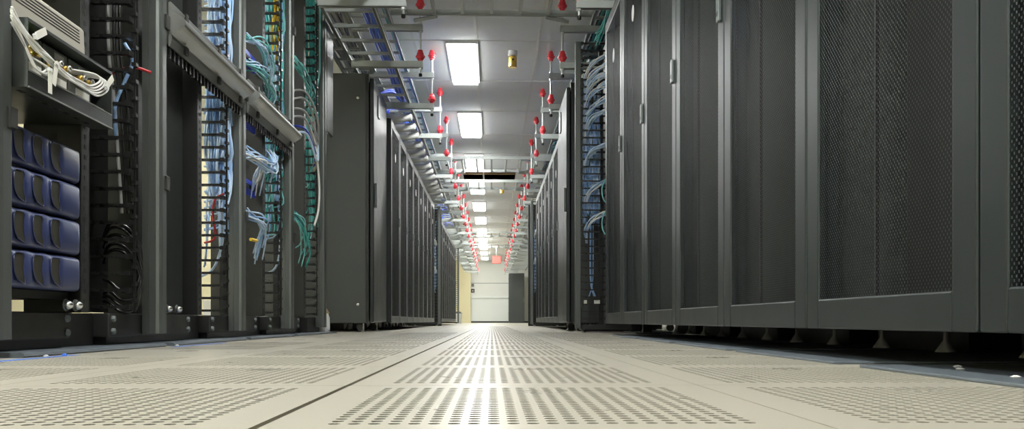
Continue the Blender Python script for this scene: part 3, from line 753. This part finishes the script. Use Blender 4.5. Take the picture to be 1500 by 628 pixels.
for k, (a, b) in enumerate(((1.55, 2.24), (2.92, 3.46))):
    tag(MB().box(-1.10, -1.078, a, b, 0, .0006).build('tape_strip', 'tape'), ['strip of blue tape on the floor by the nearest rack', 'strip of blue tape on the floor by the second rack'][k], 'tape', 'blue tape on the floor')
for k, (x, y) in enumerate(((-1.105, 2.12), (-1.10, 2.20), (-1.115, 3.02))):
    tag(MB().lathe((x, y, 0), [(.006,0),(.007,.003),(.002,.006)], 7).build('paper_scrap', 'white' if k != 1 else 'tape'), ['white crumb on the floor beside the nearest tape', 'blue crumb at the end of the nearest tape', 'white crumb by the second floor plate'][k], 'debris')

# ------------------------------------------------------------ cable racks with fingers (right near, far sections)
def finger_tower(x, y, side, label, group, w=.20, H=2.2, pitch=.0556, post=True):
    """Vertical cable manager; side=+1: cabinet body lies towards +x, fingers reach towards the aisle."""
    t = thing('cable_manager', (x, y, 0), label, 'cable manager', group, 0 if side > 0 else PI); 
    sg = 1 if side > 0 else -1
    MB().box(w, w+.012, -.02*sg, .14*sg, .06, H).build('spine', 'black', t)
    MB().box(.0, .45, -.03*sg, .15*sg, .02, .06).build('base', 'black', t, bevel=.003)
    for xx in (.02, .40): MB().lathe((xx, .05*sg, 0), [(.02,0),(.02,.01),(.01,.02)], 8).build('levelling_foot', 'cone', t)
    if post: MB().box(-.045, .0, .015*sg, .06*sg, .03, H+.02).build('cover_post', 'post', t, bevel=.006)
    fm = MB().box(0, w, -.010, .010, 0, .010).box(-.003, .012, -.016, .016, -.004, .014).data('tower_finger', 'blackp')
    z = .10
    while z < H: inst(fm, 'finger', t, (0, 0, z)); z += pitch
    MB().box(w-.03, w+.45, .16*sg, .18*sg, .06, H).build('back_plate', 'black', t)
    return t
finger_tower(.69, 6.46, 1, 'finger cable manager packed with blue cords in the right row', 'cable managers', w=.185, H=2.22)
def tower_cables(x0, x1, y, z0, z1, n, mats, label, low=None):
    mb = MB()
    for i in range(n):
        x = random.uniform(x0, x1); zt = random.uniform(z0+.3*(z1-z0), z1); pts = []
        z = zt
        while z > z0: pts.append((min(x1, max(x0, x+random.uniform(-.02, .02))), y+random.uniform(-.02, .03), z)); z -= .13
        if len(pts) > 1: mb.tube(cr(pts, 3), .0045, 5, random.randrange(len(mats)))
    if low:
        for i in range(5):
            x = (x0+x1)/2+random.uniform(-.012, .012)
            mb.tube(cr([(x, y, z0+.1), (x, y+.01, low+.15), (x+random.uniform(-.04, .04), y, low)], 4), .005, 5, 0)
    return tag(mb.build('cable_bundle', mats, None, True), label, 'cables', None, 'stuff')
tower_cables(.71, .84, 6.515, .82, 1.95, 60, ['cblue', 'cblue2', 'cblue'], 'blue patch cords packed behind the right cable manager fingers', .27)
for k, z in enumerate((2.05, 1.97, 1.90, 1.83, 1.72, 1.63, 1.38, 1.10, .86)):
    mb = MB(); n = 11 if k < 7 else 8
    mats = ['cblue2', 'cblue2', 'cblue', 'cwhite']
    for i in range(n):
        mb.tube(cr([jit((.97, 6.10, z-.04), .03), jit((.87, 6.27, z+.03), .02), jit((.775, 6.38, z), .02), jit((.73, 6.47, z-.07), .018), jit((.735, 6.52, z-.16), .012)], 5), .0048, 5, random.randrange(4))
    tag(mb.build('cable_bundle', mats, None, True), ORD[k]+' arching bundle of pale blue cords from the top of the right cable manager', 'cables', 'arching cord bundles on the right', 'stuff')
for k, z in enumerate((.86, 1.10)):
    cable(['lower', 'upper'][k]+' aqua cord looping beside the right cable manager', [(.97, 6.0, z+.02), (.88, 6.15, z+.07), (.825, 6.25, z-.01), (.84, 6.25, z-.12), (.91, 6.1, z-.17), (.97, 6.0, z-.15)], .005, 'cteal2')
t = thing('cable_ends', (.775, 6.50, .215), 'loose pinkish plug ends at the bottom of the right cable manager', 'plugs')
for dx in (-.05, .03, .05): MB().box(dx-.012, dx+.012, -.012, .012, 0, .035).build('plug', 'paper', t, bevel=.003)
# equipment rack behind the arches (patch panels)
t = thing('patch_rack', (.93, 5.70, 0), 'dark open patch rack behind the last near right cabinet', 'rack')
MB().box(.10, .16, 0, .05, 0.01, 2.06).build('upright', 'black', t); MB().box(.10, .16, .50, .55, .01, 2.06).build('upright', 'black', t)
MB().box(.05, .6, 0, .55, 0, .012).build('floor_plate', 'plate', t)
for k, z in enumerate((.78, 1.02, 1.30, 1.52, 1.66, 1.80, 1.94)):
    MB().box(.06, .10, .0, .55, z, z+.09).build('panel_face', 'base', t); 
MB().box(.06, .16, 0, .55, 2.06, 2.085).build('top_beam', 'base', t)
fan('aqua cords spilling from the ladder above the right cable manager', (.90, 5.95, 2.36), (.87, 6.12, 2.36), (.84, 6.28, 2.27), 8, ['cteal', 'cteal2'])

# far sections
finger_tower(-.93, 14.6, -1, 'far finger cable manager with blue cords in the left row', 'cable managers', w=.30, H=2.05)
tower_cables(-1.2, -.96, 14.65, .55, 1.9, 60, ['cblue', 'cblue2'], 'blue cords in the far left cable manager')
finger_tower(-.93, 23.0, -1, 'most distant finger cable manager at the end of the left row', 'cable managers', w=.30, H=2.05)
tower_cables(-1.2, -.96, 23.05, .5, 1.9, 30, ['cblue', 'cteal2'], 'cords in the most distant left cable manager')
finger_tower(.69, 13.9, 1, 'far finger cable manager with blue cords in the right row', 'cable managers', w=.26, H=2.05)
tower_cables(.71, .93, 13.95, .55, 1.8, 70, ['cblue', 'cblue2'], 'blue cords in the far right cable manager')
for sd, y, lb in ((-1, 14.85, 'black side panel behind the far left cable manager'), (1, 14.25, 'black side panel behind the far right cable manager')):
    o = MB().box(sd*(.62 if sd > 0 else .88), sd*1.7, y, y+.05, 0, 2.05).build('end_panel', 'black', None, bevel=.004)
    tag(o, lb, 'panel', 'black end panels')
for k, z in enumerate((1.45, .98)):
    mb = MB()
    for i in range(8): mb.tube(cr([jit((-1.25, 14.2, z), .02), jit((-1.0, 14.35, z+.02), .02), jit((-.96, 14.55, z-.05), .02)], 4), .006, 5, i % 2)
    tag(mb.build('cable_bundle', ['cblue2', 'cwhite'], None, True), ['upper', 'lower'][k]+' pale cord bundle bulging from the far left cable manager', 'cables', None, 'stuff')
    mb = MB()
    for i in range(8): mb.tube(cr([jit((1.0, 13.4, z+.1), .02), jit((.75, 13.6, z+.12), .02), jit((.71, 13.85, z+.05), .02)], 4), .006, 5, i % 2)
    tag(mb.build('cable_bundle', ['cblue2', 'cwhite'], None, True), ['upper', 'lower'][k]+' pale cord bundle bulging from the far right cable manager', 'cables', None, 'stuff')
t = thing('waste_bin', (-1.05, 26.5, 0), 'small grey bin by the cream wall at the far left', 'bin')
MB().lathe((0,0,0), [(.10,0),(.13,.30),(.135,.32)], 14).build('bucket', 'conduit', t); MB().lathe((0,0,.32), [(.135,0),(.06,.06)], 14).build('lid', 'base', t)

# drops from the left ladder to the cabinet tops
n = 0
for i in range(2, 8):
    for dy in (.20, .60, 1.0):
        y = 5.40+1.29*i+dy
        if not 8.0 < y < 13.4: continue
        mb = MB().tube(cr([(-1.30, y-.16, 2.022), (-1.12, y-.09, 2.030), (-.98, y, 2.048), (-.88, y+.08, 2.070), (-.80, y+.14, 2.092)], 4), [.030]*4+[.046]*9+[.040]*4, 10)
        tag(mb.build('drop_duct', ['pale'], None, True), ORD[n]+' pale grey duct bending from the left ladder to the cabinet tops', 'duct', 'pale ducts over the left cabinets'); n += 1
for i in range(6):
    y = [7.72, 8.31, 9.05, 9.62, 10.33, 11.6][i]
    mb = MB()
    for k in range(14):
        mb.tube(cr([jit((-.86, y+.35, 2.20), .02), jit((-.93, y+.2, 2.235), .02), jit((-1.02, y+.05, 2.16), .02), jit((-1.06, y, 2.06), .02), jit((-1.12, y, 1.99), .015)], 5), .0065, 5, k % 2)
    tag(mb.build('cable_bundle', ['croyal', 'croyal2'], None, True), ORD[i]+' royal blue cable bundle falling from the ladder onto the left cabinets', 'cables', 'royal blue drops over the left cabinets', 'stuff')
for i in range(5):
    y = 15.6+.7*i
    mb = MB()
    for k in range(12):
        mb.tube(cr([jit((-.86, y+.35, 2.20), .02), jit((-.95, y+.2, 2.25), .03), jit((-1.04, y, 2.10), .02), jit((-1.10, y, 1.99), .015)], 4), .010, 5, k % 2)
    tag(mb.build('cable_bundle', ['croyal', 'croyal2'], None, True), ORD[i]+' royal blue cable bundle over the distant left cabinets', 'cables', 'royal blue drops over the distant cabinets', 'stuff')
